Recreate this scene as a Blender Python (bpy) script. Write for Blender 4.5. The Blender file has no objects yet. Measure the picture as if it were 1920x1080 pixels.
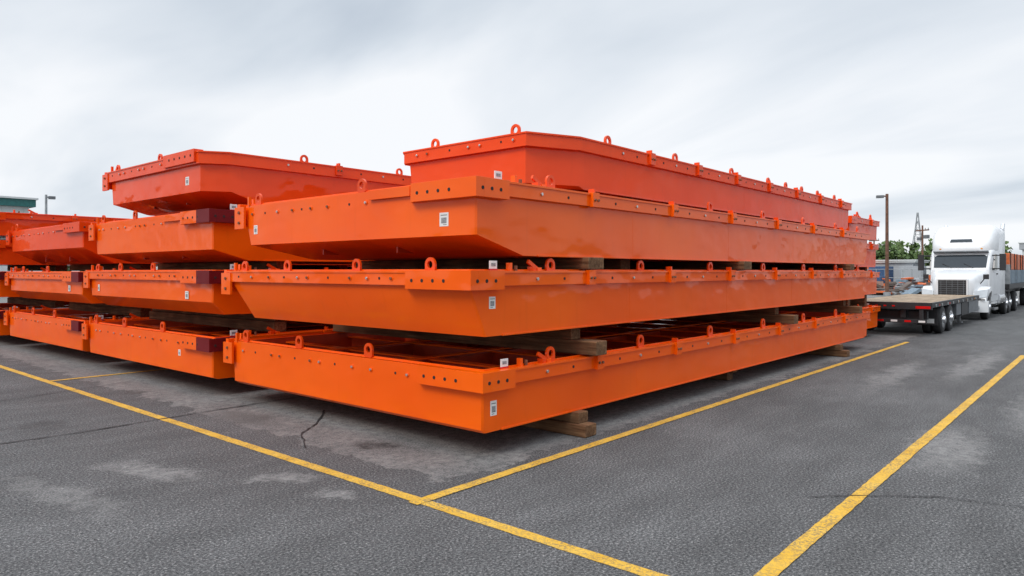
import bpy, bmesh, math, random
from mathutils import Vector, Matrix
random.seed(7)
S = bpy.context.scene
R = math.radians

# ---------------------------------------------------------------- materials
def newmat(name):
    m = bpy.data.materials.new(name); m.use_nodes = True
    nt = m.node_tree
    b = nt.nodes["Principled BSDF"]
    return m, nt, b
def N(nt, t, **kw):
    n = nt.nodes.new(t)
    for k, v in kw.items():
        setattr(n, k, v)
    return n
def noise(nt, vec, scale, detail=3, rough=.5, dist=0):
    n = N(nt, 'ShaderNodeTexNoise'); n.inputs['Scale'].default_value = scale
    n.inputs['Detail'].default_value = detail; n.inputs['Roughness'].default_value = rough
    n.inputs['Distortion'].default_value = dist
    if vec is not None: nt.links.new(vec, n.inputs['Vector'])
    return n.outputs['Fac']
def ramp(nt, fac, stops):
    r = N(nt, 'ShaderNodeValToRGB'); e = r.color_ramp.elements
    while len(e) < len(stops): e.new(.5)
    for i, (p, c) in enumerate(stops):
        e[i].position = p
        e[i].color = (c, c, c, 1) if not isinstance(c, tuple) else (*c, 1)
    nt.links.new(fac, r.inputs[0]); return r.outputs[0]
def mix(nt, fac, a, b, mode='MIX'):
    n = N(nt, 'ShaderNodeMix', data_type='RGBA', blend_type=mode)
    for idx, val in ((0, fac), (6, a), (7, b)):
        if hasattr(val, 'is_output'): nt.links.new(val, n.inputs[idx])
        elif idx == 0: n.inputs[0].default_value = val
        else: n.inputs[idx].default_value = (*val, 1)
    return n.outputs[2]
def math_(nt, op, a, b=None, clamp=False):
    n = N(nt, 'ShaderNodeMath', operation=op); n.use_clamp = clamp
    for i, v in enumerate((a, b)):
        if v is None: continue
        if hasattr(v, 'is_output'): nt.links.new(v, n.inputs[i])
        else: n.inputs[i].default_value = v
    return n.outputs[0]
def objco(nt):
    return N(nt, 'ShaderNodeTexCoord').outputs['Object']
def mapped(nt, vec, scale=(1,1,1), rot=(0,0,0), loc=(0,0,0)):
    m = N(nt, 'ShaderNodeMapping'); m.inputs['Scale'].default_value = scale
    m.inputs['Rotation'].default_value = rot; m.inputs['Location'].default_value = loc
    nt.links.new(vec, m.inputs['Vector']); return m.outputs[0]
def bump(nt, b, h, strength, dist=.01, coat=False):
    n = N(nt, 'ShaderNodeBump'); n.inputs['Strength'].default_value = strength
    n.inputs['Distance'].default_value = dist
    nt.links.new(h, n.inputs['Height']); nt.links.new(n.outputs[0], b.inputs['Normal'])
    if coat: nt.links.new(n.outputs[0], b.inputs['Coat Normal'])

def paint(name, c, c2, rough=.5, wav=.32, coat=.5, spec=.08):
    m, nt, b = newmat(name); o = objco(nt)
    n1 = ramp(nt, noise(nt, o, .5, 2), [(.35, 0.0), (.65, 1.0)])
    col = mix(nt, n1, c, c2)
    st = ramp(nt, noise(nt, mapped(nt, o, (6, 6, .5)), 1.6, 3, .6), [(.58, 0.0), (.85, .18)])
    col = mix(nt, st, col, tuple(x*.6 for x in c))
    sc = ramp(nt, noise(nt, mapped(nt, o, (1, 1, 3)), 11, 4, .7), [(.72, 0.0), (.77, .45)])
    col = mix(nt, sc, col, (c[0]*.5, c[1]*.6+.02, c[2]+.02))
    nt.links.new(col, b.inputs['Base Color'])
    b.inputs['Roughness'].default_value = rough
    b.inputs['Specular IOR Level'].default_value = spec
    b.inputs['Coat Weight'].default_value = coat
    cr = ramp(nt, noise(nt, o, 2.2, 3), [(.35, .03), (.7, .12)])
    nt.links.new(cr, b.inputs['Coat Roughness'])
    big = noise(nt, mapped(nt, o, (1, 1, 1.5)), 1.3, 2, .45)
    bump(nt, b, big, wav, .10, True)
    return m
def simple(name, c, rough=.5, metal=0, var=.25, scale=6, bmp=0):
    m, nt, b = newmat(name); o = objco(nt)
    f = ramp(nt, noise(nt, o, scale, 4), [(.3, 0.0), (.7, 1.0)])
    nt.links.new(mix(nt, f, tuple(x*(1-var) for x in c), tuple(min(1, x*(1+var*.5)) for x in c)), b.inputs['Base Color'])
    b.inputs['Roughness'].default_value = rough; b.inputs['Metallic'].default_value = metal
    if bmp: bump(nt, b, noise(nt, o, scale*5, 4), bmp)
    return m

M = {}
M['orange'] = paint('orange_paint', (.92, .120, .001), (.87, .098, .001))
M['red'] = paint('red_orange_paint', (.84, .070, .003), (.78, .058, .003))
M['lugpaint'] = paint('lug_red_orange_paint', (.80, .075, .003), (.70, .06, .003))
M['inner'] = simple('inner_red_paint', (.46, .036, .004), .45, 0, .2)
M['maroon'] = paint('maroon_primer', (.17, .006, .009), (.12, .005, .007), .5, .2, .05, .2)
M['steel'] = simple('zinc_bolt', (.62, .58, .54), .3, .8, .3, 40)
M['rust'] = simple('rusty_bolt', (.25, .10, .05), .6, .3, .4, 60)
M['hole'] = simple('dark_hole', (.02, .012, .01), .8)
M['sticker'] = simple('sticker_white', (.78, .78, .76), .4, 0, .06)
M['stkpatch'] = simple('sticker_grey_patch', (.30, .30, .31), .5, 0, .5, 90)
M['stkline'] = simple('sticker_print', (.08, .08, .09), .5)
M['black'] = simple('black_frame', (.02, .02, .022), .5, 0, .3)
M['rubber'] = simple('tyre_rubber', (.025, .025, .026), .8, 0, .3, 20, .1)
M['chrome'] = simple('polished_metal', (.75, .76, .78), .2, 1, .05)
M['white'] = simple('white_paint', (.72, .73, .74), .25, 0, .05, 3)
M['glass'] = simple('dark_glass', (.02, .028, .035), .06, 0, .1)
M['greyplastic'] = simple('grey_plastic', (.14, .15, .16), .5)
M['redlamp'] = simple('red_lens', (.6, .01, .01), .2)
M['amber'] = simple('amber_lens', (.8, .3, .02), .2)
M['lampglass'] = simple('headlamp_lens', (.6, .63, .65), .08, .3, .1)
M['blue'] = simple('blue_paint', (.035, .09, .20), .55, 0, .4)
M['bluegrey'] = simple('blue_grey_paint', (.16, .22, .27), .55, 0, .3)
M['green'] = simple('green_fascia', (.02, .14, .13), .45)
M['wall'] = simple('white_cladding', (.62, .64, .63), .6, 0, .06, .5)
M['greywall'] = simple('grey_cladding', (.35, .37, .39), .6, 0, .08, .5)
M['polewood'] = simple('rusted_pole', (.16, .075, .045), .7, 0, .4, 5)
M['galv'] = simple('galvanised', (.32, .34, .35), .5, .4)
M['scrap'] = simple('scrap', (.13, .10, .085), .8, 0, .6, .6)
M['crate'] = simple('orange_container', (.62, .13, .03), .5)

def wood(name, c1, c2, axis):
    m, nt, b = newmat(name); o = objco(nt)
    s = [14, 14, 14]; s[axis] = .8
    f = noise(nt, mapped(nt, o, tuple(s)), 1.6, 6, .65)
    col = ramp(nt, f, [(.3, c1), (.55, tuple((a+b_)/2 for a, b_ in zip(c1, c2))), (.72, c2)])
    lo = ramp(nt, noise(nt, o, 2.5, 3), [(.35, .55), (.7, 1.0)])
    nt.links.new(mix(nt, 1.0, col, lo, 'MULTIPLY'), b.inputs['Base Color'])
    b.inputs['Roughness'].default_value = .85
    b.inputs['Specular IOR Level'].default_value = .25
    bump(nt, b, f, .7, .015); return m
M['timber'] = wood('weathered_timber', (.09, .036, .015), (.36, .20, .10), 1)
M['deck'] = wood('trailer_deck_planks', (.28, .20, .13), (.60, .47, .34), 0)

# ---------------------------------------------------------------- mesh builder
class MB:
    def __init__(s): s.v = []; s.f = []; s.m = []; s.mats = []
    def mi(s, mat):
        if mat not in s.mats: s.mats.append(mat)
        return s.mats.index(mat)
    def add(s, vs, fs, mat):
        o = len(s.v); s.v += [tuple(v) for v in vs]
        for i, f in enumerate(fs):
            s.f.append([o+k for k in f]); s.m.append(s.mi(mat[i] if isinstance(mat, list) else mat))
    def box(s, x0, x1, y0, y1, z0, z1, mat, rot=None):
        vs = [Vector((x, y, z)) for x in (x0, x1) for y in (y0, y1) for z in (z0, z1)]
        if rot:
            c = Vector(((x0+x1)/2, (y0+y1)/2, (z0+z1)/2)); vs = [c + rot @ (v-c) for v in vs]
        s.add(vs, [(0,1,3,2), (4,6,7,5), (0,4,5,1), (2,3,7,6), (0,2,6,4), (1,5,7,3)], mat)
    def lathe(s, c, axis, prof, mat, seg=20):
        A = {'x': (Vector((1,0,0)), Vector((0,1,0)), Vector((0,0,1))),
             'y': (Vector((0,1,0)), Vector((1,0,0)), Vector((0,0,1))),
             'z': (Vector((0,0,1)), Vector((1,0,0)), Vector((0,1,0)))}[axis]
        c = Vector(c); vs = []; fs = []
        n = len(prof)
        for r, h in prof:
            for k in range(seg):
                t = 2*math.pi*k/seg
                vs.append(c + A[0]*h + A[1]*r*math.cos(t) + A[2]*r*math.sin(t))
        for i in range(n-1):
            for k in range(seg):
                k2 = (k+1) % seg
                fs.append((i*seg+k, i*seg+k2, (i+1)*seg+k2, (i+1)*seg+k))
        fs.append(tuple(range(seg))); fs.append(tuple((n-1)*seg+k for k in range(seg)))
        s.add(vs, fs, mat)
    def cyl(s, c, axis, r, h, mat, seg=14, r2=None):
        s.lathe(c, axis, [(r, 0), (r if r2 is None else r2, h)], mat, seg)
    def rings(s, rs, mat, cap0=True, cap1=True):
        n = len(rs[0]); vs = [p for r in rs for p in r]; fs = []
        for i in range(len(rs)-1):
            for k in range(n):
                k2 = (k+1) % n
                fs.append((i*n+k, i*n+k2, (i+1)*n+k2, (i+1)*n+k))
        ml = None
        if isinstance(mat, list):
            ml = [mat[i] for i in range(len(rs)-1) for _ in range(n)] + [mat[0], mat[-1]]
        if cap0: fs.append(tuple(range(n)))
        if cap1: fs.append(tuple((len(rs)-1)*n+k for k in range(n)))
        s.add(vs, fs, ml if ml else mat)
    def ringloop(s, ra, rb, z0, z1, mat):
        n = len(ra)
        vs = [(x, y, z0) for x, y in ra] + [(x, y, z1) for x, y in ra] + [(x, y, z1) for x, y in rb] + [(x, y, z0) for x, y in rb]
        fs = []
        for j in range(4):
            for k in range(n):
                k2 = (k+1) % n; j2 = (j+1) % 4
                fs.append((j*n+k, j*n+k2, j2*n+k2, j2*n+k))
        s.add(vs, fs, mat)
    def tube(s, a, b, r, mat, seg=8):
        a = Vector(a); b = Vector(b); d = (b-a).normalized()
        x = d.orthogonal().normalized(); y = d.cross(x)
        vs = [p + (x*math.cos(2*math.pi*k/seg) + y*math.sin(2*math.pi*k/seg))*r for p in (a, b) for k in range(seg)]
        fs = [(k, (k+1) % seg, seg+(k+1) % seg, seg+k) for k in range(seg)] + [tuple(range(seg)), tuple(range(seg, 2*seg))]
        s.add(vs, fs, mat)
    def lug(s, c, along, R0=.08, h=.11, r=.042, th=.03, mat='orange'):
        n = 20; out = []; inn = []
        for k in range(n):
            t = 2*math.pi*(k+.5)/n; cx, sy = math.cos(t), math.sin(t)
            inn.append((r*cx, h+r*sy))
            if sy >= 0: out.append((R0*cx, h+R0*sy))
            else:
                q = min(R0/max(abs(cx), 1e-6), h/abs(sy)); out.append((q*cx*1.0, h+q*sy))
        def P(p, d):
            return (c[0]+p[0], c[1]+d, c[2]+p[1]) if along == 'x' else (c[0]+d, c[1]+p[0], c[2]+p[1])
        vs = [P(p, -th/2) for p in out] + [P(p, th/2) for p in out] + [P(p, th/2) for p in inn] + [P(p, -th/2) for p in inn]
        fs = [(j*n+k, j*n+(k+1) % n, ((j+1) % 4)*n+(k+1) % n, ((j+1) % 4)*n+k) for j in range(4) for k in range(n)]
        s.add(vs, fs, mat)
    def build(s, name, bevel=0, parent=None, smooth_ang=35):
        me = bpy.data.meshes.new(name); me.from_pydata(s.v, [], s.f)
        for m in s.mats: me.materials.append(M[m])
        for i, p in enumerate(me.polygons): p.material_index = s.m[i]
        bm = bmesh.new(); bm.from_mesh(me)
        bmesh.ops.recalc_face_normals(bm, faces=bm.faces)
        for f in bm.faces: f.smooth = True
        for e in bm.edges:
            if len(e.link_faces) == 2 and e.calc_face_angle(0) > R(smooth_ang): e.smooth = False
        bm.to_mesh(me); bm.free()
        o = bpy.data.objects.new(name, me); S.collection.objects.link(o)
        if bevel:
            b = o.modifiers.new('bevel', 'BEVEL'); b.width = bevel; b.segments = 2
            b.limit_method = 'ANGLE'; b.angle_limit = R(40); b.harden_normals = True
        if parent: o.parent = parent
        return o
def empty(name, loc=(0, 0, 0)):
    e = bpy.data.objects.new(name, None); S.collection.objects.link(e); e.location = loc; return e

# ---------------------------------------------------------------- barge sections
def plan(u0, u1, v0, v1, c):
    (a, b) = c[0]; (a2, b2) = c[1]
    P = [(u0, v1-b2), (u0, v0+b), (u0+a, v0), (u1, v0), (u1, v1), (u0+a2, v1)]
    return P
def sticker(mb, face, u, v, z, w, h):
    if face == 'u':
        mb.box(u-.003, u+.004, v-w/2, v+w/2, z-h/2, z+h/2, 'sticker')
        mb.box(u-.005, u-.002, v-w*.30, v+w*.30, z-h*.28, z+h*.14, 'stkpatch')
        mb.box(u-.005, u-.002, v-w*.36, v+w*.36, z+h*.29, z+h*.34, 'stkline')
        mb.box(u-.005, u-.002, v-w*.30, v+w*.10, z-h*.40, z-h*.36, 'stkline')
    else:
        mb.box(u-w/2, u+w/2, v-.003, v+.004, z-h/2, z+h/2, 'sticker')
        mb.box(u-w*.30, u+w*.30, v-.005, v-.002, z-h*.28, z+h*.14, 'stkpatch')
        mb.box(u-w*.36, u+w*.36, v-.005, v-.002, z+h*.29, z+h*.34, 'stkline')
        mb.box(u-w*.30, u+w*.10, v-.005, v-.002, z-h*.40, z-h*.36, 'stkline')

def barge(u0, u1, v0, v1, z0, z1, mat='orange', knz=None, rake=.03, ch=((.02, .02), (.02, .02)), farrake=.25,
          front_rail=True, block=True, blockside=None, flugs=(), slugs=(), lugh=.11, stickers=(), railh=.15,
          bracket=True, tag=True, seed=0, leftrake=0, name='orange_steel_barge_section', dens=1, topblock=None):
    rnd = random.Random(seed); mb = MB()
    if knz is None: knz = z0+.05*(z1-z0)
    t = .09
    def ring(du, du1, dv, z, dvl=0): return [(x, y, z) for x, y in plan(u0+du, u1-du1, v0+dv, v1-dv-dvl, ch)]
    rs = [ring(rake, farrake, 0.0, z0, leftrake), ring(0, .06, 0, knz, leftrake*.25), ring(0, 0, 0, z1-.15), ring(0, 0, 0, z1), ring(t, t, t, z1),
          ring(t+rake, t+farrake, t, z0+.07, leftrake)]
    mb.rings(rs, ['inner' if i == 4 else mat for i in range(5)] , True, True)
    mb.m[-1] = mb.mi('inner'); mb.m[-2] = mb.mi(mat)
    fr = -.06 if front_rail else .035
    mb.ringloop([(x, y) for x, y in plan(u0+.055, u1-.05, v0+.05, v1-.05, ch)], [(x, y) for x, y in plan(u0+.07, u1-.065, v0+.065, v1-.065, ch)], z1-.01, z1+.028, mat)
    mb.ringloop(plan(u0+fr, u1+.06, v0-.06, v1+.06, ch), plan(u0+max(fr, 0)+.045, u1-.02, v0+.02, v1-.02, ch), z1-railh, z1+.006, mat)
    mb.ringloop(plan(u0+fr-(.012 if fr < 0 else 0), u1+.075, v0-.075, v1+.075, ch), plan(u0+max(fr, 0)+.043, u1-.018, v0+.022, v1-.018, ch), z1-.012, z1+.012, mat)
    mb.box(u0+rake+.25+ch[0][0], u1-farrake-.05, v0-.012, v0+.02, z0-.004, z0+.014, mat)
    u = u0+.9
    while u < u1-.5:
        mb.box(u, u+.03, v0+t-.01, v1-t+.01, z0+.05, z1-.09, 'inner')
        mb.box(u-.06, u+.09, v0+t-.01, v1-t+.01, z1-.09, z1-.07, mat)
        u += 1.22
    for k in (.34, .67):
        vv = v0+(v1-v0)*k
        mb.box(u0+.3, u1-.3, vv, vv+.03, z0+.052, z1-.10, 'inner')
        mb.box(u0+.15, u1-.15, vv-.05, vv+.08, z1-.068, z1-.05, mat)
    for us in (u0+3.1, u0+6.2, u0+9.3, u0+12.4):
        if us < u1-.3: mb.box(us, us+.005, v0-.0015, v0+.01, z0+.01, z1-railh, mat)
    a, b = ch[0]
    if block:
        bs = blockside or mat
        zt, zb = z1+.016, z1-.19
        vs = [(u0-.10, v0-.10), (u0-.10, v0+.92), (u0-.005, v0+1.0), (u0+.02, v0+1.0), (u0+.02, v0-.10)]
        mb.add([(x, y, zb) for x, y in vs]+[(x, y, zt) for x, y in vs],
               [(0,1,2,3,4), (5,6,7,8,9)]+[(k, (k+1) % 5, 5+(k+1) % 5, 5+k) for k in range(5)],
               [mat, mat, mat, mat, mat, mat, bs])
        mb.box(u0+.0205, u0+.42, v0-.10, v0+.02, zb, zt, bs)
        if blockside: mb.box(u0-.103, u0-.05, v0-.103, v0+.34, zb-.003, zt+.003, bs)
        for k in range(4):
            vv = v0+.30+k*.17
            mb.cyl((u0-.104, vv, z1-.095), 'x', .020, .01, 'hole')
        for k in range(3):
            mb.cyl((u0+.0+k*.14, v0-.104, z1-.095), 'y', .020, .01, 'hole')
        if not front_rail and z0 > 2: mb.box(u0-.045, u0-.002, v0+1.0, v0+1.75, z1-.11, z1+.002, mat)
    if topblock:
        va, vb = topblock
        mb.box(u0-.10, u0+.06, va, vb, z1-.16, z1+.05, mat)
        k = va+.12
        while k < vb-.1:
            mb.cyl((u0-.104, k, z1-.05), 'x', .022, .01, 'hole'); k += .2
    fx = u0-.06 if front_rail else u0
    vv = v0+(1.2 if block else b+.15)
    if block and not front_rail and z0 > 2: vv = v0+1.85
    i = 0
    while vv < v1-.15-ch[1][1]:
        zz = z1-.075 if front_rail else z1-.13
        if topblock and topblock[0]-.05 < vv < topblock[1]+.05: vv += .2; continue
        if i % 3 == 1: mb.cyl((fx-.004, vv, zz), 'x', .017, .01, 'hole')
        else:
            m_ = 'steel' if rnd.random() < .6 else 'rust'
            mb.cyl((fx-.007, vv, zz), 'x', .030, .01, mat, 16)
            mb.cyl((fx-.024, vv, zz), 'x', .017, .03, m_, 6)
        i += 1; vv += rnd.choice((.22, .34, .46, .38))
    uu = u0+1.0+a; i = 0
    while uu < u1-.3:
        if i % 4 == 2:
            mb.box(uu-.07, uu+.07, v0-.11, v0-.055, z1-.16, z1+.02, mat)
            for q in (-.035, .035): mb.cyl((uu+q, v0-.13, z1-.075), 'y', .018, .03, 'rust', 6)
            mb.box(uu+.02, uu+.05, v0-.06, v0+.03, z1+.0, z1+.075, 'lugpaint')
        elif i % 4 == 0: mb.cyl((uu, v0-.078, z1-.08), 'y', .02, .03, 'steel', 6)
        else: mb.cyl((uu, v0-.064, z1-.08), 'y', .018, .01, 'hole')
        i += 1; uu += .52/dens
    for v_ in flugs: mb.lug((u0+.04, v_, z1+.005), 'y', h=lugh, mat='lugpaint')
    for u_ in slugs: mb.lug((u_, v0+.035, z1+.005), 'x', h=lugh, mat='lugpaint')
    if block:
        ro = Matrix.Rotation(R(28), 3, 'Y')
        mb.box(u0+.95, u0+1.20, v0+.02, v0+.05, z1+.04, z1+.085, 'lugpaint', ro)
        mb.box(u0+1.0, u0+1.06, v0-.02, v0+.07, z1, z1+.06, 'lugpaint')
        mb.box(u0+1.10, u0+1.18, v0+.0, v0+.08, z1, z1+.05, mat)
        mb.box(u0+.62, u0+.66, v0+.0, v0+.06, z1, z1+.10, mat)
        mb.cyl((u0+.75, v0+.03, z1), 'z', .02, .07, 'rust', 8)
        if tag:
            mb.box(u0+.30, u0+.42, v0+.01, v0+.018, z1, z1+.12, 'sticker')
            mb.box(u0+.325, u0+.395, v0+.007, v0+.011, z1+.06, z1+.095, 'stkpatch')
            mb.box(u0+.30, u0+.42, v0+.005, v0+.024, z1+.0, z1+.035, 'redlamp')
    if bracket:
        vb = v1
        mb.box(u0-.05, u0+.28, vb+.062, vb+.14, z1-.30, z1+.03, mat)
        mb.box(u0-.08, u0-.045, vb-.10, vb+.17, z1-.34, z1-.02, mat)
        mb.box(u0-.02, u0+.02, vb-.14, vb-.10, z1, z1+.13, mat)
        mb.box(u0+.10, u0+.22, vb-.05, vb+.0, z1, z1+.11, mat)
        for zz in (z1-.1, z1-.25): mb.cyl((u0-.10, vb+.03, zz), 'x', .022, .03, 'rust', 6)
        mb.lug((u0+.04, vb-.32, z1), 'y', h=lugh, mat='lugpaint')
    for st in stickers: sticker(mb, *st)
    return mb.build(name, .008)

SL = [2.5, 4.56, 6.76, 9.0, 11.2, 13.4, 15.2]
# --- stack A
barge(1.30, 15.95, .50, 5.80, .28, .92, 'orange', front_rail=False, flugs=(2.48, 4.03), slugs=SL, lugh=.10,
      stickers=[('v', 1.47, .50, .53, .10, .16)], seed=1, rake=.03, farrake=.3, leftrake=.1)
barge(1.12, 15.95, .50, 5.50, 1.30, 1.99, 'orange', knz=1.78, rake=.22, front_rail=True, flugs=(1.15, 2.48, 4.03), slugs=SL, lugh=.075,
      stickers=[('v', 1.45, .50, 1.66, .10, .13)], seed=2, leftrake=.25)
barge(1.20, 15.95, .50, 5.25, 2.17, 2.96, 'orange', knz=2.38, rake=.75, front_rail=False, flugs=(2.48,), slugs=[2.5]+SL[2:], lugh=.09,
      stickers=[('u', 1.20, .98, 2.56, .14, .15), ('u', 1.2, 4.95, 2.6, .10, .13)], seed=3, leftrake=.6)
barge(2.90, 15.9, .94, 3.62, 3.10, 3.78, 'red', knz=3.14, rake=.12, ch=((.75, .31), (.1, .1)), block=False, bracket=False, railh=.17,
      flugs=(1.45, 3.0), slugs=[4.4, 6.4, 8.6, 10.4, 11.4, 12.4, 13.5, 14.8], lugh=.07, seed=4, leftrake=.25, dens=1.3)
# --- stack B
barge(1.20, 15.5, 6.28, 11.7, .28, .92, 'orange', rake=.08, front_rail=False, blockside='maroon', flugs=(8.2, 9.9), lugh=.1, seed=5, leftrake=.3,
      stickers=[('u', 1.2, 6.95+.5, .62, .08, .1)])
barge(1.20, 15.5, 6.28, 11.6, 1.30, 1.99, 'orange', knz=1.5, rake=.2, blockside='maroon', flugs=(8.6, 10.1), lugh=.075, seed=6, leftrake=.3,
      stickers=[('u', 1.19, 7.15, 1.60, .12, .13), ('u', 1.19, 11.1, 1.66, .08, .13)])
barge(1.20, 15.5, 6.28, 11.3, 2.17, 2.96, 'orange', knz=2.34, rake=.6, front_rail=False, blockside='maroon', flugs=(9.4,), lugh=.09, seed=7, leftrake=.3)
barge(1.22, 13.5, 6.48, 10.6, 3.12, 3.93, 'red', knz=3.30, rake=.55, ch=((.4, .25), (.1, .1)), block=False, bracket=True, railh=.19, flugs=(8.35,), lugh=.07,
      slugs=[3, 5.2, 8, 11], seed=8, stickers=[('u', 1.22, 7.2, 3.5, .13, .14)], leftrake=.3, topblock=(6.75, 7.9))
# --- stack C
barge(1.20, 15.5, 12.10, 17.5, .28, .92, 'orange', rake=.08, front_rail=False, blockside='maroon', flugs=(14, 15.6), lugh=.1, seed=9, leftrake=.3)
barge(1.20, 15.5, 12.10, 17.4, 1.30, 1.96, 'orange', knz=1.5, rake=.2, blockside='maroon', flugs=(14.5, 16.4), lugh=.075, seed=10, leftrake=.3,
      stickers=[('u', 1.19, 12.45+.4, 1.62, .13, .13)])
barge(1.20, 15.5, 12.05, 17.3, 2.17, 3.02, 'red', knz=2.5, rake=.6, front_rail=False, blockside=None, flugs=(), seed=11, tag=False, leftrake=.4)
# --- stack D
barge(1.10, 15.5, 18.0, 23.3, .28, .92, 'orange', seed=12, blockside='maroon')
barge(1.10, 15.5, 18.0, 23.3, 1.30, 1.96, 'orange', seed=13, blockside='maroon')
barge(.80, 15.5, 18.0, 23.3, 2.17, 2.8, 'red', seed=14, tag=False)
barge(.80, 15.5, 18.0, 23.3, 2.95, 3.55, 'red', seed=15, tag=False)
# --- stack E (beyond A)
barge(16.9, 19.9, 1.2, 6.2, .28, .9, 'orange', seed=16, tag=False, farrake=.1)
barge(16.9, 19.8, 1.2, 6.2, 1.30, 1.95, 'orange', seed=17, tag=False, farrake=.1)
barge(16.9, 19.7, 1.2, 6.2, 2.12, 2.80, 'red', seed=18, tag=False, farrake=.1)
barge(16.9, 19.8, 1.2, 6.2, 2.95, 3.52, 'red', seed=19, tag=False, farrake=.1, slugs=(17.8, 19.2))

# ---------------------------------------------------------------- timber dunnage
def timber(u, v0, v1, z0, h, w=.2, rot=0):
    mb = MB()
    mb.box(-w/2, w/2, v0, v1, 0, h, 'timber')
    o = mb.build('timber_beam', .010); o.location = (u, 0, z0)
    o.rotation_euler = (0, 0, R(rot*.2)); return o
def stackset(v0, v1, us, zs):
    for u in us:
        for (z, h, dv, w) in zs:
            timber(u+random.uniform(-.04, .04), v0+dv, v1-dv*.5-.1, z, h, w, random.uniform(-1, 1))
stackset(.5, 5.8, (2.95, 13.4), [(.004, .145, -.25, .24), (.15, .13, -.12, .2)])
stackset(.5, 5.8, (8.3,), [(.004, .145, .35, .24), (.15, .13, .25, .2)])
stackset(.5, 5.8, (3.25, 10.1, 14.6), [(.952, .175, -.2, .24), (1.128, .17, .18, .2)])
stackset(.5, 5.3, (3.3, 8.0, 14.3), [(2.02, .149, -.1, .34)])
stackset(.9, 5.0, (5.0, 9.5, 14.0), [(2.99, .108, .1, .2)])
timber(4.6, .8, 5.4, 2.02, .149, .25)
stackset(6.3, 11.6, (2.6, 8, 13), [(.004, .145, .1, .22), (.15, .13, .1, .2)])
stackset(6.3, 11.6, (2.4, 8, 13), [(.952, .175, .05, .24), (1.128, .17, .1, .2)])
stackset(6.3, 11.4, (2.5, 8, 13), [(2.02, .149, .1, .3)])
stackset(6.6, 10.5, (2.9, 8, 12), [(2.99, .128, .1, .2)])
for v in (12.2, 18.1):
    stackset(v, v+5, (2.6, 8, 13), [(.004, .145, .1, .22), (.15, .13, .1, .2), (.952, .175, .1, .24), (1.128, .17, .1, .2), (2.0, .168, .1, .3)])
stackset(18.1, 23, (2.6, 8, 13), [(2.83, .118, .1, .2)])
stackset(1.25, 6.1, (17.4, 19.2), [(.004, .145, .1, .22), (.15, .13, .1, .2), (.93, .37, .1, .24), (1.98, .138, .1, .2), (2.83, .118, .1, .2)])

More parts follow.
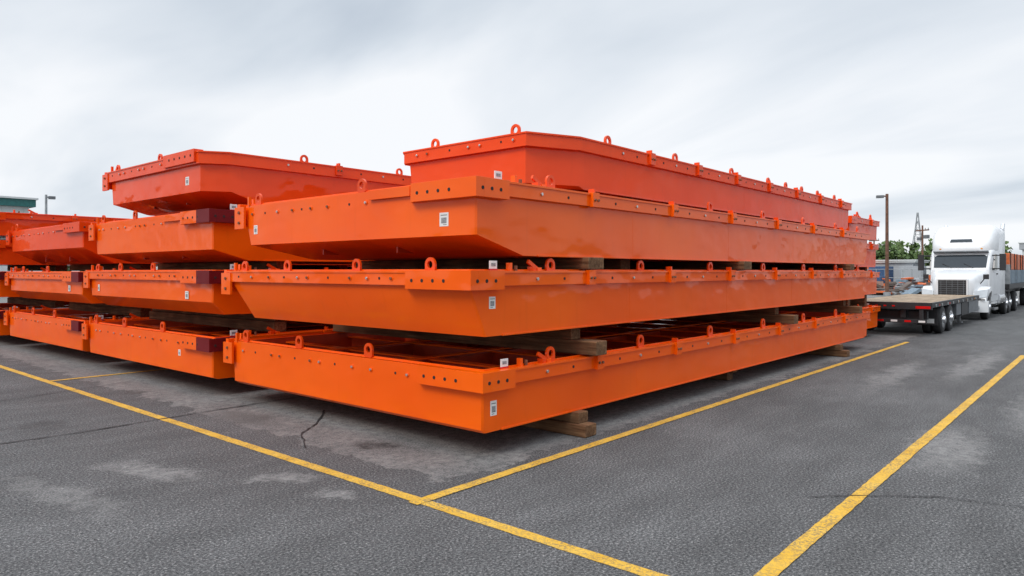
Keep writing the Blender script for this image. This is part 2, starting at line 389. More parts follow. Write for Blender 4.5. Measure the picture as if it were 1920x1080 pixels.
# ---------------------------------------------------------------- ground
def ground_mat():
    m, nt, b = newmat('asphalt'); o = objco(nt)
    fine = noise(nt, o, 48, 4, .85)
    col = ramp(nt, fine, [(.36, (.018, .018, .019)), (.46, (.070, .070, .071)), (.54, (.118, .117, .116)), (.62, (.26, .255, .248))])
    vor = N(nt, 'ShaderNodeTexVoronoi'); vor.inputs['Scale'].default_value = 38
    nt.links.new(o, vor.inputs['Vector'])
    sepc = N(nt, 'ShaderNodeSeparateColor'); nt.links.new(vor.outputs['Color'], sepc.inputs[0])
    sp = ramp(nt, vor.outputs['Distance'], [(.12, 1.0), (.30, 0.0)])
    gate = ramp(nt, sepc.outputs[0], [(.86, 0.0), (.90, .75)])
    col = mix(nt, math_(nt, 'MULTIPLY', sp, gate), col, (.44, .43, .41))
    gate2 = ramp(nt, sepc.outputs[1], [(.76, 0.0), (.82, .85)])
    col = mix(nt, math_(nt, 'MULTIPLY', sp, gate2), col, (.012, .012, .012))
    big = ramp(nt, noise(nt, o, .35, 5, .6), [(.3, .82), (.7, 1.16)])
    col = mix(nt, 1.0, col, big, 'MULTIPLY')
    med = ramp(nt, noise(nt, mapped(nt, o, (.5, 1.6, 1)), 1.3, 5, .65), [(.35, .84), (.65, 1.12)])
    col = mix(nt, 1.0, col, med, 'MULTIPLY')
    wob = N(nt, 'ShaderNodeTexNoise'); wob.inputs['Scale'].default_value = 2.2; wob.inputs['Detail'].default_value = 5
    wob.inputs['Roughness'].default_value = .7
    nt.links.new(o, wob.inputs['Vector'])
    sub = N(nt, 'ShaderNodeVectorMath', operation='SUBTRACT'); nt.links.new(wob.outputs['Color'], sub.inputs[0]); sub.inputs[1].default_value = (.5, .5, .5)
    add = N(nt, 'ShaderNodeVectorMath', operation='ADD'); nt.links.new(o, add.inputs[0]); nt.links.new(sub.outputs[0], add.inputs[1])
    flat = N(nt, 'ShaderNodeVectorMath', operation='MULTIPLY'); nt.links.new(add.outputs[0], flat.inputs[0]); flat.inputs[1].default_value = (1, 1, 0)
    P = flat.outputs[0]
    brk = ramp(nt, noise(nt, o, 9, 5, .8), [(.40, .25), (.60, 1.0)])
    def blob(c, r, ang=0, hard=.35):
        s1 = N(nt, 'ShaderNodeVectorMath', operation='SUBTRACT'); nt.links.new(P, s1.inputs[0]); s1.inputs[1].default_value = (c[0], c[1], 0)
        mp = mapped(nt, s1.outputs[0], (1, 1, 1), (0, 0, R(-ang)))
        s2 = N(nt, 'ShaderNodeVectorMath', operation='MULTIPLY'); nt.links.new(mp, s2.inputs[0]); s2.inputs[1].default_value = (1/r[0], 1/r[1], 0)
        ln = N(nt, 'ShaderNodeVectorMath', operation='LENGTH'); nt.links.new(s2.outputs[0], ln.inputs[0])
        return ramp(nt, ln.outputs['Value'], [(1-hard, 1.0), (1.0, 0.0)])
    def apply(col, mask, c, k):
        return mix(nt, math_(nt, 'MULTIPLY', math_(nt, 'MULTIPLY', mask, brk), k), col, c)
    for c, r, a, k in [((-1.16, 2.75), (.26, .85), 15, .62), ((-.40, 1.58), (.18, .42), 30, .65), ((-.42, .70), (.18, .34), 20, .65),
                       ((-2.0, 2.6), (.2, 1.2), 10, .4), ((5.2, -3.1), (1.5, .45), 5, .6), ((11.2, -1.25), (3.2, .35), 3, .55),
                       ((8.5, -3.6), (2.5, .3), 3, .5), ((14, -2.2), (4, .35), 0, .55)]:
        col = apply(col, blob(c, r, a, .6), (.30, .292, .28), k)
    sx = N(nt, 'ShaderNodeSeparateXYZ'); nt.links.new(P, sx.inputs[0])
    e1 = ramp(nt, math_(nt, 'SUBTRACT', sx.outputs[0], .20), [(.3, 0.0), (.34, 1.0)])
    e2 = ramp(nt, math_(nt, 'ADD', sx.outputs[1], .06), [(.3, 0.0), (.34, 1.0)])
    e = math_(nt, 'MULTIPLY', e1, e2)
    e = math_(nt, 'MULTIPLY', e, ramp(nt, noise(nt, o, .9, 3, .5), [(.38, .55), (.58, 1.0)]))
    col = apply(col, e, (.29, .28, .265), .72)
    for c, r, k in [((.95, 1.95), (.18, .30), .95), ((.58, 7.75), (.2, .35), .85), ((-1.2, 5.9), (.3, .4), .5), ((.75, 4.4), (.3, .9), .5)]:
        col = apply(col, blob(c, r, 0, .5), (.03, .028, .027), k)
    nt.links.new(col, b.inputs['Base Color'])
    b.inputs['Roughness'].default_value = .88
    b.inputs['Specular IOR Level'].default_value = .22
    h = math_(nt, 'ADD', fine, math_(nt, 'MULTIPLY', vor.outputs['Distance'], .4))
    bump(nt, b, h, .8, .010)
    return m
M['asphalt'] = ground_mat()
mb = MB(); mb.add([(-900, -900, 0), (900, -900, 0), (900, 900, 0), (-900, 900, 0)], [(0, 1, 2, 3)], 'asphalt')
mb.build('asphalt_ground')

def line_mat():
    m, nt, b = newmat('yellow_line_paint'); o = objco(nt)
    y = mix(nt, ramp(nt, noise(nt, o, 4, 4), [(.3, 0.0), (.7, 1.0)]), (.64, .35, .022), (.75, .46, .07))
    g = ramp(nt, noise(nt, o, 40, 4, .85), [(.46, 0.0), (.58, .9)])
    g2 = ramp(nt, noise(nt, o, 2.2, 5, .7), [(.38, .28), (.60, 1.0)])
    y = mix(nt, math_(nt, 'MULTIPLY', g, g2), y, (.13, .115, .09))
    nt.links.new(y, b.inputs['Base Color']); b.inputs['Roughness'].default_value = .8
    b.inputs['Specular IOR Level'].default_value = .3
    bump(nt, b, noise(nt, o, 48, 4, .85), .8, .010); return m
M['yline'] = line_mat()
def strip(name, pts, w, z, mat, jit=0.0, step=.08, edge=.004):
    mb = MB(); L = []; Rr = []
    P = [Vector((x, y, 0)) for x, y in pts]; path = []
    for a, b in zip(P, P[1:]):
        n = max(1, int((b-a).length/step))
        path += [a.lerp(b, k/n) for k in range(n)]
    path.append(P[-1])
    for i, p in enumerate(path):
        d = (path[min(i+1, len(path)-1)]-path[max(i-1, 0)]).normalized(); q = Vector((-d.y, d.x, 0))
        j = q*random.uniform(-jit, jit)
        ww = w*(1+random.uniform(-.5, .5)*(jit > .006))
        mb_l = p+j+q*(ww/2+random.uniform(-1, 1)*edge); mb_r = p+j-q*(ww/2+random.uniform(-1, 1)*edge)
        L.append((mb_l.x, mb_l.y, z)); Rr.append((mb_r.x, mb_r.y, z))
    n = len(path)
    mb.add(L+Rr, [(k, k+1, n+k+1, n+k) for k in range(n-1)], mat)
    return mb.build(name)
strip('yellow_parking_line', [(0, -9), (0, 34)], .12, .004, 'yline')
strip('yellow_parking_line', [(-.10, 0.0), (18.1, 0.0)], .12, .008, 'yline')
strip('yellow_parking_line', [(-9, -2.85), (16.4, -2.80)], .12, .008, 'yline')
strip('yellow_parking_line', [(.05, 10.08), (5, 10.1)], .11, .008, 'yline')
M['crack'] = simple('tar_crack', (.018, .017, .017), .85)
strip('pavement_crack', [(-6, 5.2), (-1.84, 5.18), (-1.0, 5.12), (0, 5.19), (2.1, 5.26), (6, 5.2)], .026, .010, 'crack', .012, .12)
strip('pavement_crack', [(.36, 2.38), (.52, 2.62), (.70, 2.98), (1.1, 3.3), (1.76, 4.03)], .020, .010, 'crack', .016, .09)
strip('pavement_crack', [(2.3, -2.5), (2.61, -2.79), (3.06, -3.37), (3.22, -3.97), (3.5, -5)], .014, .012, 'crack', .010, .06, .002)
strip('pavement_crack', [(-3, 8.6), (-1, 8.4), (.9, 8.9)], .015, .010, 'crack', .015, .12)

# ---------------------------------------------------------------- wheels
def wheel(mb, c, r, w, out, hub='chrome'):
    s = -out
    pr = [(r*.60, 0), (r*.86, 0), (r*.97, .03), (r, .07), (r, w-.07), (r*.95, w-.02), (r*.6, w)]
    mb.lathe(c, 'y', [(a, b*s) for a, b in pr], 'rubber', 30)
    mb.lathe(c, 'y', [(r*.58, -.004*s), (r*.58, .002*s)], hub, 24)
    mb.lathe(c, 'y', [(r*.50, -.006*s), (r*.30, .06*s), (r*.28, .061*s)], 'greyplastic', 24)
    mb.lathe(c, 'y', [(r*.22, -.07*s), (r*.26, -.0*s), (r*.26, .05*s)], hub, 16)
    for k in range(8):
        t = k*math.pi/4
        mb.cyl((c[0]+r*.4*math.cos(t), c[1]-.03*s, c[2]+r*.4*math.sin(t)), 'y', .02, .03*s, hub, 6)

# ---------------------------------------------------------------- flatbed trailer (rear towards camera)
def flatbed():
    e = empty('flatbed_trailer', (20.3, -.22, 0))
    W = 2.58; L = 9.0; dz = 1.02
    f = MB()
    n = 14; wv = (W-.16)/n
    for k in range(n): f.box(0, L, .08+k*wv+.004, .08+(k+1)*wv-.004, dz-.06, dz+.01+random.uniform(-.003, .003), 'deck')
    f.build('deck', .003, e)
    f = MB()
    f.box(0, L, 0, .078, dz-.14, dz+.015, 'black'); f.box(0, L, W-.078, W, dz-.14, dz+.015, 'black')
    f.box(-.08, -.002, 0, W, dz-.20, dz+.015, 'black')
    f.box(.1, L, .75, .90, .55, dz-.065, 'black'); f.box(.1, L, W-.90, W-.75, .55, dz-.065, 'black')
    for k in range(13): f.box(.3+k*.65, .36+k*.65, .09, W-.09, dz-.16, dz-.07, 'black')
    f.box(-.06, .02, .25, .35, .42, dz-.2, 'black'); f.box(-.06, .02, W-.35, W-.25, .42, dz-.2, 'black')
    f.box(-.10, -.0, .15, W-.15, .40, .52, 'black')
    f.box(.3, .5, .2, W-.2, .5, .75, 'black')
    for k in range(9): f.box(.4+k*.95, .48+k*.95, -.03, -.002, dz-.12, dz-.04, 'galv')
    f.build('frame', .006, e)
    f = MB()
    for s_ in (0, 1):
        y = .04 if s_ == 0 else W-.44
        f.box(-.10, -.081, y, y+.4, dz-.17, dz-.09, 'redlamp')
    for y in (1.05, 1.29, 1.53): f.box(-.095, -.081, y-.04, y+.04, dz-.12, dz-.08, 'redlamp')
    for k in range(6): f.box(-.113, -.101, .18+k*.38, .36+k*.38, .43, .49, 'redlamp' if k % 2 else 'sticker')
    f.box(-.095, -.081, 1.75, 2.05, dz-.17, dz-.05, 'sticker')
    for k in range(5): f.box(1+k*1.7, 1.12+k*1.7, -.006, -.0005, dz-.11, dz-.05, 'amber' if k > 1 else 'redlamp')
    f.build('lamps_and_reflectors', 0, e)
    f = MB()
    for y0 in (.02, W-.60):
        f.box(.9, .92, y0, y0+.58, .30, .82, 'black')
        f.box(.885, .899, y0+.1, y0+.48, .36, .50, 'sticker')
    f.build('mudflaps', 0, e)
    f = MB()
    for x in (1.65, 2.95):
        wheel(f, (x, -.0, .45), .45, .26, -1); wheel(f, (x, .30, .45), .45, .26, -1)
        wheel(f, (x, W, .45), .45, .26, 1); wheel(f, (x, W-.30, .45), .45, .26, 1)
        f.cyl((x, .2, .45), 'y', .07, W-.4, 'black')
    f.build('wheels', 0, e)
    f = MB()
    f.box(4.3, 5.2, .05, .6, .45, .86, 'greyplastic'); f.box(5.3, 6.6, .04, .55, .40, .86, 'black')
    f.box(6.7, 8.95, .02, .07, .42, .86, 'greyplastic'); f.box(4.3, 8.95, W-.5, W-.05, .45, .85, 'black')
    for y in (.4, W-.5):
        f.box(7.3, 7.42, y, y+.12, .08, .9, 'galv'); f.box(7.22, 7.5, y-.06, y+.18, .0, .06, 'galv')
    f.build('toolboxes_and_landing_gear', .008, e)
flatbed()

# ---------------------------------------------------------------- semi truck
def sup(X, hw, z0, z1, n=2.6, cnt=28):
    out = []
    zc = (z0+z1)/2; hz = (z1-z0)/2
    for k in range(cnt):
        t = 2*math.pi*k/cnt; c, s_ = math.cos(t), math.sin(t)
        y = hw*math.copysign(abs(c)**(2/n), c); z = zc+hz*math.copysign(abs(s_)**(2/n), s_)
        out.append((X, y, z))
    return out
def truck():
    e = empty('semi_truck', (29.7, .78, 0))
    f = MB()
    f.rings([sup(.10, .55, .80, 1.66, 4), sup(.14, .66, .74, 1.74, 4), sup(.5, .80, .72, 1.86, 4), sup(1.2, .94, .74, 2.0, 4.5), sup(1.85, 1.08, .8, 2.10, 5)], 'white')
    f.build('hood', 0, e, 50)
    f = MB()
    for sgn in (-1, 1):
        sec = []
        for k in range(13):
            t = math.pi*(k/12)
            x = 1.05-.78*math.cos(t); z = .62+.78*math.sin(t)
            xi = 1.05-.60*math.cos(t); zi = .60+.56*math.sin(t)
            ya, yb = sgn*.62, sgn*(1.22-.10*abs(math.cos(t))**2)
            sec.append([(x, ya, z), (x, yb, z-.05), (xi, yb+sgn*.02, zi), (xi, ya, zi)])
        f.rings(sec, 'white')
        f.box(.30, 1.6, min(sgn*.55, sgn*.64), max(sgn*.55, sgn*.64), .62, 1.3, 'white')
    f.build('fenders', .02, e, 50)
    f = MB()
    bump_ = []
    for y in (-1.22, -1.05, -.6, 0, .6, 1.05, 1.22):
        x = .0+.28*(abs(y)/1.2)**3
        bump_.append([(x, y, .32), (x-.02, y, .52), (x, y, .78), (x+.22, y, .78), (x+.22, y, .32)])
    f.rings(bump_, 'white')
    f.box(-.03, .0, -.45, .45, .40, .62, 'greyplastic')
    for sgn in (-1, 1): f.box(.0+.03, .09, min(sgn*.7, sgn*.95), max(sgn*.7, sgn*.95), .45, .58, 'lampglass')
    f.build('bumper', .01, e, 50)
    f = MB()
    f.box(.03, .12, -.50, .50, .86, 1.62, 'black')
    for k in range(8): f.box(.02, .04, -.48, .48, .90+k*.09, .915+k*.09, 'greyplastic')
    for k in range(5): f.box(.015, .04, -.4+k*.2-.008, -.4+k*.2+.008, .87, 1.61, 'greyplastic')
    for a in ((-.56, -.50, .83, 1.66), (.50, .56, .83, 1.66)): f.box(.0, .12, *a, 'white')
    f.box(.0, .12, -.5, .5, 1.62, 1.68, 'white'); f.box(.0, .12, -.5, .5, .815, .86, 'white')
    f.build('grille', .006, e)
    f = MB()
    for sgn in (-1, 1):
        vs = [(.16, .70, .88), (.36, 1.16, .92), (.48, 1.19, 1.26), (.26, .72, 1.18)]
        front = [(x, sgn*y, z) for x, y, z in vs]; back = [(x+.22, sgn*y, z) for x, y, z in vs]
        f.rings([front, back], 'lampglass')
        f.box(.12, .2, min(sgn*.70, sgn*1.12), max(sgn*.70, sgn*1.12), .80, .86, 'black')
    f.build('headlights', .01, e)
    f = MB()
    def sec(X, hw, z0, z1, r=.15):
        pts = []
        for (cy, cz, a0) in ((hw-r, z1-r, 0), (-(hw-r), z1-r, 90), (-(hw-.04), z0+.04, 180), (hw-.04, z0+.04, 270)):
            rr = r if a0 < 180 else .04
            for k in range(5):
                t = R(a0+k*22.5); pts.append((X, cy+rr*math.cos(t), cz+rr*math.sin(t)))
        return pts
    f.rings([sec(1.72, 1.08, .75, 2.08), sec(2.12, 1.12, .72, 2.86), sec(2.4, 1.16, .70, 2.98), sec(3.3, 1.2, .7, 3.0), sec(3.5, 1.24, .62, 3.3)], 'white')
    f.build('cab', .02, e, 40)
    f = MB()
    f.rings([sec(3.32, 1.20, .62, 3.55, .3), sec(3.6, 1.25, .62, 3.92, .35), sec(5.15, 1.25, .62, 3.95, .3), sec(5.2, 1.22, .65, 3.9, .3)], 'white')
    f.build('sleeper', .02, e, 50)
    f = MB()
    f.rings([sec(2.02, .70, 2.80, 2.98, .08), sec(2.12, 1.0, 2.8, 3.22, .2), sec(2.35, 1.12, 2.8, 3.52, .32), sec(2.75, 1.18, 2.85, 3.82, .42),
             sec(3.2, 1.21, 2.9, 3.99, .42), sec(3.8, 1.23, 3.0, 4.04, .38), sec(4.6, 1.2, 3.2, 4.0, .3)], 'white')
    f.build('roof_fairing', 0, e, 60)
    f = MB()
    f.rings([[(2.12, -.42, 3.25), (2.12, .42, 3.25), (2.20, .38, 3.38), (2.20, -.38, 3.38)], [(2.5, -.42, 3.22), (2.5, .42, 3.22), (2.5, .38, 3.36), (2.5, -.38, 3.36)]], 'glass')
    f.rings([[(1.735, -.96, 2.14), (1.715, 0, 2.14), (1.735, .96, 2.14), (2.085, 1.0, 2.78), (2.06, 0, 2.80), (2.085, -1.0, 2.78)],
             [(1.9, -.96, 2.14), (1.9, 0, 2.14), (1.9, .96, 2.14), (2.2, 1.0, 2.78), (2.2, 0, 2.80), (2.2, -1.0, 2.78)]], 'glass')
    for sgn in (-1, 1):
        y = sgn*1.13; y2 = sgn*1.21
        a, b = min(y, y2), max(y, y2)
        f.rings([[(2.15, a, 2.05), (3.05, a, 2.05), (3.05, a, 2.72), (2.42, a, 2.72)], [(2.15, b, 2.05), (3.05, b, 2.05), (3.05, b, 2.72), (2.42, b, 2.72)]], 'glass')
        f.box(3.9, 4.4, min(sgn*1.2, sgn*1.256), max(sgn*1.2, sgn*1.256), 2.2, 2.7, 'glass')
    f.build('windows', .005, e)
    f = MB()
    f.box(1.86, 2.12, -1.02, 1.02, 2.80, 2.84, 'greyplastic', Matrix.Rotation(R(12), 3, 'Y'))
    for k in (-2, -1, 0, 1, 2): f.box(2.03, 2.1, k*.38-.04, k*.38+.04, 2.93, 2.98, 'amber')
    for sgn in (-1, 1):
        f.box(1.95, 2.10, min(sgn*1.40, sgn*1.62), max(sgn*1.40, sgn*1.62), 2.02, 2.72, 'black')
        f.tube((2.15, sgn*1.1, 2.66), (2.05, sgn*1.42, 2.66), .025, 'black'); f.tube((2.15, sgn*1.1, 2.1), (2.05, sgn*1.42, 2.1), .025, 'black')
        f.tube((.9, sgn*.85, 1.45), (.78, sgn*1.05, 1.72), .02, 'black'); f.box(.74, .80, min(sgn*.98, sgn*1.18), max(sgn*.98, sgn*1.18), 1.66, 1.86, 'black')
        f.tube((5.4, sgn*1.13, 1.0), (5.4, sgn*1.13, 3.95), .085, 'chrome', 14)
        f.tube((5.4, sgn*1.13, 3.93), (5.55, sgn*1.13, 4.15), .08, 'chrome', 14)
        f.cyl((3.3, sgn*1.0-.0, .78), 'x', .30, 1.7, 'chrome', 20)
        f.box(2.1, 3.2, min(sgn*.9, sgn*1.22), max(sgn*.9, sgn*1.22), .34, .44, 'chrome'); f.box(2.1, 3.2, min(sgn*.95, sgn*1.18), max(sgn*.95, sgn*1.18), .60, .69, 'white')
        f.box(2.2, 3.12, min(sgn*1.19, sgn*1.205), max(sgn*1.19, sgn*1.205), 1.0, 1.012, 'greyplastic')
        f.box(2.9, 3.05, min(sgn*1.19, sgn*1.23), max(sgn*1.19, sgn*1.23), 1.85, 1.9, 'black')
    for y in (-.5, .3): f.tube((1.72, y, 2.13), (1.80, y+.35, 2.32), .012, 'black')
    f.build('visor_mirrors_stacks_tanks', .004, e)
    f = MB()
    f.box(.3, 7.9, -.45, -.35, .65, .9, 'black'); f.box(.3, 7.9, .35, .45, .65, .9, 'black')
    f.box(.35, 1.8, -.5, .5, .45, .85, 'black'); f.box(5.8, 6.9, -.5, .5, .95, 1.15, 'black')
    f.box(5.3, 8.0, -1.2, -.72, 1.08, 1.12, 'black'); f.box(5.3, 8.0, .72, 1.2, 1.08, 1.12, 'black')
    f.build('chassis', .01, e)
    f = MB()
    for sgn in (-1, 1):
        wheel(f, (1.05, sgn*1.14, .51), .51, .28, sgn)
        for x in (5.95, 7.25):
            wheel(f, (x, sgn*1.22, .51), .51, .27, sgn); wheel(f, (x, sgn*.92, .51), .51, .27, sgn)
    f.build('wheels', 0, e)
truck()

def cargo():
    e = empty('loaded_cargo_trailer', (36.0, -.52, 0))
    f = MB(); W = 2.55
    f.box(0, 14, 0, W, 1.15, 1.38, 'black'); f.box(0, 14, .7, .85, .8, 1.14, 'black'); f.box(0, 14, W-.85, W-.7, .8, 1.14, 'black')
    f.box(.2, .35, .0, W, 1.38, 2.3, 'galv'); f.build('frame', .01, e)
    f = MB()
    for x in (10.5, 11.9):
        for (y, s_) in ((0, -1), (.3, -1), (W, 1), (W-.3, 1)): wheel(f, (x, y, .5), .5, .27, s_)
    for (y, s_) in ((.02, -1), (W-.02, 1)): wheel(f, (3.0, y, .5), .5, .27, s_)
    f.build('wheels', 0, e)
    f = MB()
    for k in range(5):
        x = .8+k*2.6
        f.box(x, x+2.3, .05, W-.05, 1.385, 2.05, 'bluegrey'); f.box(x, x+2.3, .08, W-.08, 2.06, 2.85, 'crate')
        for q in (.3, 1.9): f.box(x+q, x+q+.07, .045, .079, 1.385, 2.86, 'black')
    f.build('load', .02, e)
cargo()

# ---------------------------------------------------------------- background
def warehouse(name, u0, u1, v0, v1, h, wall, trim, fh=.9):
    e = empty(name)
    f = MB(); f.box(u0, u1, v0, v1, 0, h-fh, wall)
    k = u0+1
    while k < u1: f.box(k, k+.06, v0-.03, v0+.01, .3, h-fh, wall); k += 1.5
    k = v0+1
    while k < v1: f.box(u0-.03, u0+.01, k, k+.06, .3, h-fh, wall); k += 1.5
    f.build('walls', 0, e)
    f = MB(); f.box(u0-.4, u1+.4, v0-.4, v1+.4, h-fh+.003, h-.15, trim); f.box(u0-.55, u1+.55, v0-.55, v1+.55, h-.147, h, 'wall')
    f.build('roof', 0, e)
    f = MB()
    k = u0+3
    while k < u1-5: f.box(k, k+3.2, v0-.06, v0+.02, 0, 3.6, 'greywall'); k += 8
    k = v0+3
    while k < v1-5: f.box(u0-.06, u0+.02, k, k+3.2, 0, 3.6, 'greywall'); k += 8
    f.build('doors', 0, e)
warehouse('green_roof_warehouse', -25, 13.9, 64.7, 92, 8.1, 'wall', 'green', .75)
warehouse('white_warehouse', 142, 170, -45, 8.5, 6.8, 'wall', 'greywall', 1.2)
warehouse('grey_warehouse', 60, 85, 80, 110, 5.5, 'wall', 'greywall', 1)
warehouse('low_storage_building', 108, 116, 18, 30, 3.6, 'greywall', 'wall', .4)

def street_lamp(u, v, h, r, mat, ang, arm=1.2):
    f = MB(); f.cyl((0, 0, 0), 'z', r, h, mat, 14, r*.75); f.cyl((0, 0, 0), 'z', r*1.9, .35, 'galv', 14)
    f.box(0, arm, -.05, .05, h-.22, h-.12, mat); f.box(arm*.45, arm+.25, -.17, .17, h-.3, h-.1, 'greyplastic')
    o = f.build('street_lamp', .01); o.location = (u, v, 0); o.rotation_euler = (0, 0, ang)
street_lamp(11.9, 53.0, 7.4, .10, 'galv', R(-10), .3)
street_lamp(56.5, 9.4, 8.0, .14, 'polewood', R(110), .5)
def upole(u, v, h):
    f = MB(); f.cyl((0, 0, 0), 'z', .14, h, 'polewood', 10, .1); f.box(-.06, .06, -1.1, 1.1, h-.7, h-.55, 'polewood')
    for y in (-1, -.5, .5, 1): f.cyl((0, y, h-.55), 'z', .05, .2, 'galv', 8)
    f.box(-.15, .2, -1.0, -.3, h-1.7, h-1.25, 'greyplastic'); f.box(-.15, .2, .2, .8, h-1.9, h-1.5, 'greyplastic')
    o = f.build('utility_pole'); o.location = (u, v, 0); o.rotation_euler = (0, 0, R(-40))
upole(98, 14.9, 7.8)
upole(112, 24, 7.2)
def tower(u, v, h, w):
    f = MB(); n = 9
    def q(z): 
        k = w/2*(1-z/h)**1.3+.15
        return [Vector((sx*k, sy*k, z)) for sx, sy in ((1, 1), (-1, 1), (-1, -1), (1, -1))]
    zs = [h*i/n for i in range(n+1)]
    for a, b in zip(zs, zs[1:]):
        A, B = q(a), q(b)
        for k in range(4):
            f.tube(A[k], B[k], .09, 'galv', 5); f.tube(A[k], B[(k+1) % 4], .05, 'galv', 4); f.tube(A[(k+1) % 4], B[k], .05, 'galv', 4); f.tube(B[k], B[(k+1) % 4], .05, 'galv', 4)
    for z in (h*.72, h*.86): f.tube((-1.6, 0, z), (1.6, 0, z), .08, 'galv', 5)
    o = f.build('lattice_transmission_tower'); o.location = (u, v, 0)
tower(222, 39.8, 18.5, 5)

def container(u, v, z, L, W, H, mat, rot=0):
    f = MB(); f.box(0, L, 0, W, .05, H, mat)
    k = .2
    while k < L-.2: f.box(k, k+.12, -.03, .01, .15, H-.12, mat); k += .28
    k = .2
    while k < W-.2: f.box(-.03, .01, k, k+.1, .15, H-.12, mat); k += .26
    f.box(0, L, -.05, -.0301, .0, .14, 'black')
    o = f.build('shipping_container', .01); o.location = (u, v, z); o.rotation_euler = (0, 0, R(rot))
container(96, 14.5, 0, 6, 2.4, 2.6, 'greywall'); container(97, 18.5, 0, 6, 2.4, 2.6, 'blue', 8); container(95, 11.5, 0, 6, 2.4, 2.6, 'wall')
container(92, 8.5, 0, 6, 2.4, 2.5, 'wall', -5); container(105, 22, 0, 2.4, 6, 2.6, 'crate'); container(104, 16.5, 0, 6, 2.4, 2.6, 'greywall')
container(92, 23, 0, 6, 2.4, 2.6, 'bluegrey', 4); container(60, 34, 0, 6, 2.4, 2.6, 'wall'); container(55, 60, 0, 12, 2.4, 2.6, 'blue')
container(110, 4.5, 0, 2.4, 6, 2.6, 'greywall'); container(68, 12.6, 0, 2.0, 1.6, 1.5, 'blue'); container(76, 8.6, 0, 1.6, 1.6, 1.6, 'crate'); container(72, 15.6, 0, 1.6, 2.6, 1.6, 'bluegrey')
f = MB(); rr = random.Random(3)
for k in range(700):
    u = rr.uniform(60, 80); v = rr.uniform(6.5, 20); s_ = rr.uniform(.1, .42)
    z = rr.random()**2*1.3*(1+math.sin(v*1.3))*.5
    f.box(u-s_*rr.uniform(.5, 3), u+s_, v-s_*rr.uniform(.5, 3), v+s_, z, z+s_*.6, rr.choice(['scrap', 'scrap', 'galv', 'black', 'crate', 'bluegrey', 'scrap', 'greywall', 'polewood', 'scrap']),
          Matrix.Rotation(rr.uniform(0, 6), 3, 'Z') @ Matrix.Rotation(rr.uniform(-.6, .6), 3, 'X'))
f.build('scrap_pile')
f = MB()
for k in range(26):
    v = 5.5+k*.95
    f.tube((88, v, 0), (88, v, 2.2), .04, 'galv', 6)
for z in (.2, 1.2, 2.2): f.tube((88, 5.5, z), (88, 29.3, z), .03, 'galv', 5)
f.build('yard_fence')

def leafmat():
    m, nt, b = newmat('foliage'); o = objco(nt)
    c = ramp(nt, noise(nt, o, .6, 4), [(.3, (.035, .07, .018)), (.55, (.085, .14, .035)), (.75, (.15, .20, .07))])
    nt.links.new(c, b.inputs['Base Color']); b.inputs['Roughness'].default_value = .8; return m
M['leaf'] = leafmat()
def treeline(name, spots):
    f = MB(); rr = random.Random(11)
    for (u, v, h) in spots:
        f.cyl((u, v, 0), 'z', .25, h*.6, 'polewood', 6, .1)
        for j in range(10):
            a = rr.uniform(0, 6.3); q = rr.uniform(0, h*.32); cz = rr.uniform(h*.25, h*.85)
            cx, cy = u+q*math.cos(a), v+q*math.sin(a); cr = rr.uniform(h*.1, h*.22)
            if j < 5: f.tube((u, v, h*.35), (cx, cy, cz), .07, 'polewood', 4)
            for i in range(60):
                d = Vector((rr.gauss(0, 1), rr.gauss(0, 1), rr.gauss(0, 1))).normalized()*cr*rr.random()**.4
                p = Vector((cx, cy, cz))+d; s_ = rr.uniform(.18, .42)
                x = Vector((rr.gauss(0, 1), rr.gauss(0, 1), rr.gauss(0, 1))).normalized(); y = x.orthogonal().normalized()
                f.add([p+x*s_, p+y*s_, p-x*s_, p-y*s_], [(0, 1, 2, 3)], 'leaf')
    return f.build(name)
sp = []
rr = random.Random(5)
for k in range(40): sp.append((rr.uniform(122, 150), 12+k*.9+rr.uniform(-1, 1), rr.uniform(5.5, 8.2)))
for k in range(40): sp.append((120-k*3.4+rr.uniform(-2, 2), 110+k*1.2+rr.uniform(-3, 3), rr.uniform(4, 6)))
treeline('distant_tree_line', sp)

# ---------------------------------------------------------------- sky
w = bpy.data.worlds.new("World"); S.world = w; w.use_nodes = True
nt = w.node_tree; nt.nodes.clear()
out = N(nt, 'ShaderNodeOutputWorld'); bg = N(nt, 'ShaderNodeBackground'); nt.links.new(bg.outputs[0], out.inputs[0])
bg.inputs[1].default_value = .1
SUN_EL, SUN_AZ = 42, math.atan2(.0, -1.0)
sky = N(nt, 'ShaderNodeTexSky', sky_type='NISHITA'); sky.sun_disc = False; sky.sun_elevation = R(SUN_EL); sky.sun_rotation = math.pi/2-SUN_AZ
tc = N(nt, 'ShaderNodeTexCoord'); g = tc.outputs['Generated']
sep = N(nt, 'ShaderNodeSeparateXYZ'); nt.links.new(g, sep.inputs[0])
zc = math_(nt, 'ADD', math_(nt, 'MAXIMUM', sep.outputs[2], 0), .16)
cmb = N(nt, 'ShaderNodeCombineXYZ')
nt.links.new(math_(nt, 'DIVIDE', sep.outputs[0], zc), cmb.inputs[0]); nt.links.new(math_(nt, 'DIVIDE', sep.outputs[1], zc), cmb.inputs[1])
rot = mapped(nt, cmb.outputs[0], (1, 1, 1), (0, 0, R(-74)))
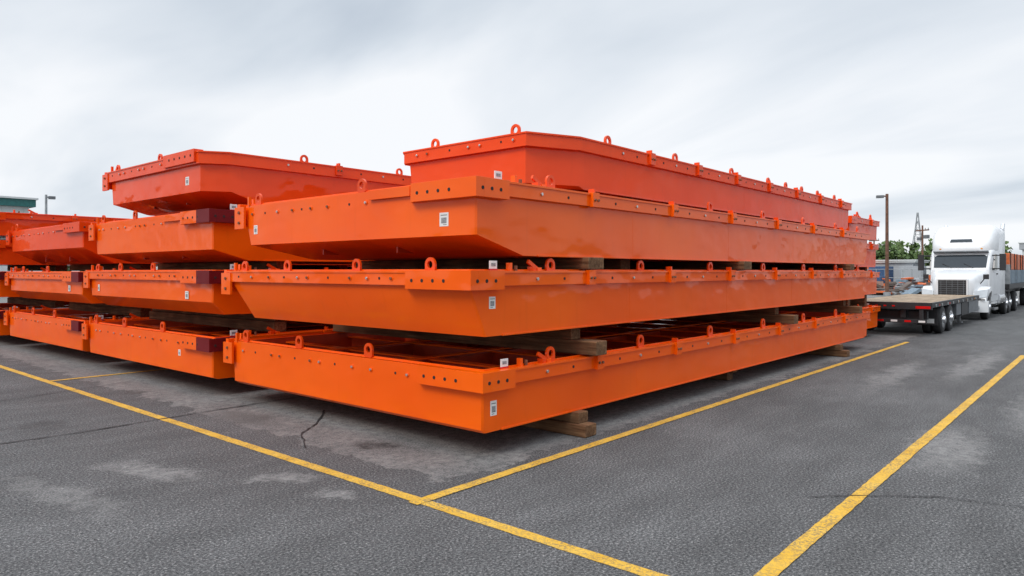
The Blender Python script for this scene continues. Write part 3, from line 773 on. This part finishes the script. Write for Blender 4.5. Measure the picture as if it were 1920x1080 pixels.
n1 = noise(nt, mapped(nt, rot, (.38, .85, 1), (0, 0, 0), (1.3, .4, 0)), 1.15, 5, .48, .5)
n2 = noise(nt, mapped(nt, rot, (.32, .6, 1), (0, 0, 0), (2.7, 3.9, 0)), 1.0, 2, .5, .3)
nn = math_(nt, 'ADD', math_(nt, 'MULTIPLY', n1, .5), math_(nt, 'MULTIPLY', n2, .5))
cl = ramp(nt, nn, [(.37, (.48, .545, .63)), (.44, (.62, .68, .75)), (.50, (.75, .795, .85)), (.57, (.89, .91, .94))])
zr = N(nt, 'ShaderNodeMapRange'); zr.interpolation_type = 'SMOOTHSTEP'
nt.links.new(sep.outputs[2], zr.inputs[0]); zr.inputs[1].default_value = .42; zr.inputs[2].default_value = .9; zr.inputs[3].default_value = 10.9; zr.inputs[4].default_value = 29
sc = N(nt, 'ShaderNodeVectorMath', operation='SCALE'); nt.links.new(cl, sc.inputs[0]); nt.links.new(zr.outputs[0], sc.inputs['Scale'])
fin = mix(nt, .05, sc.outputs[0], sky.outputs[0])
nt.links.new(fin, bg.inputs[0])

sl = bpy.data.lights.new('sun', 'SUN'); sl.energy = 1.5; sl.angle = R(24); sl.color = (1, .96, .91)
so = bpy.data.objects.new('sun', sl); S.collection.objects.link(so)
d = Vector((math.cos(SUN_AZ)*math.cos(R(SUN_EL)), math.sin(SUN_AZ)*math.cos(R(SUN_EL)), math.sin(R(SUN_EL))))
so.rotation_euler = (-d).to_track_quat('-Z', 'Y').to_euler(); so.location = (0, 0, 30)

# ---------------------------------------------------------------- camera
cam = bpy.data.cameras.new('camera'); co = bpy.data.objects.new('camera', cam); S.collection.objects.link(co)
co.location = (-4.10, -4.61, 2.0)
fwd = Vector((.754, .656, 0)).normalized()
co.rotation_euler = fwd.to_track_quat('-Z', 'Y').to_euler()
cam.sensor_width = 36; cam.lens = 36*1322/1920; cam.shift_y = -32/1920; cam.clip_end = 3000; cam.clip_start = .05
S.camera = co
S.view_settings.view_transform = 'Standard'; S.view_settings.look = 'None'; S.view_settings.exposure = 0
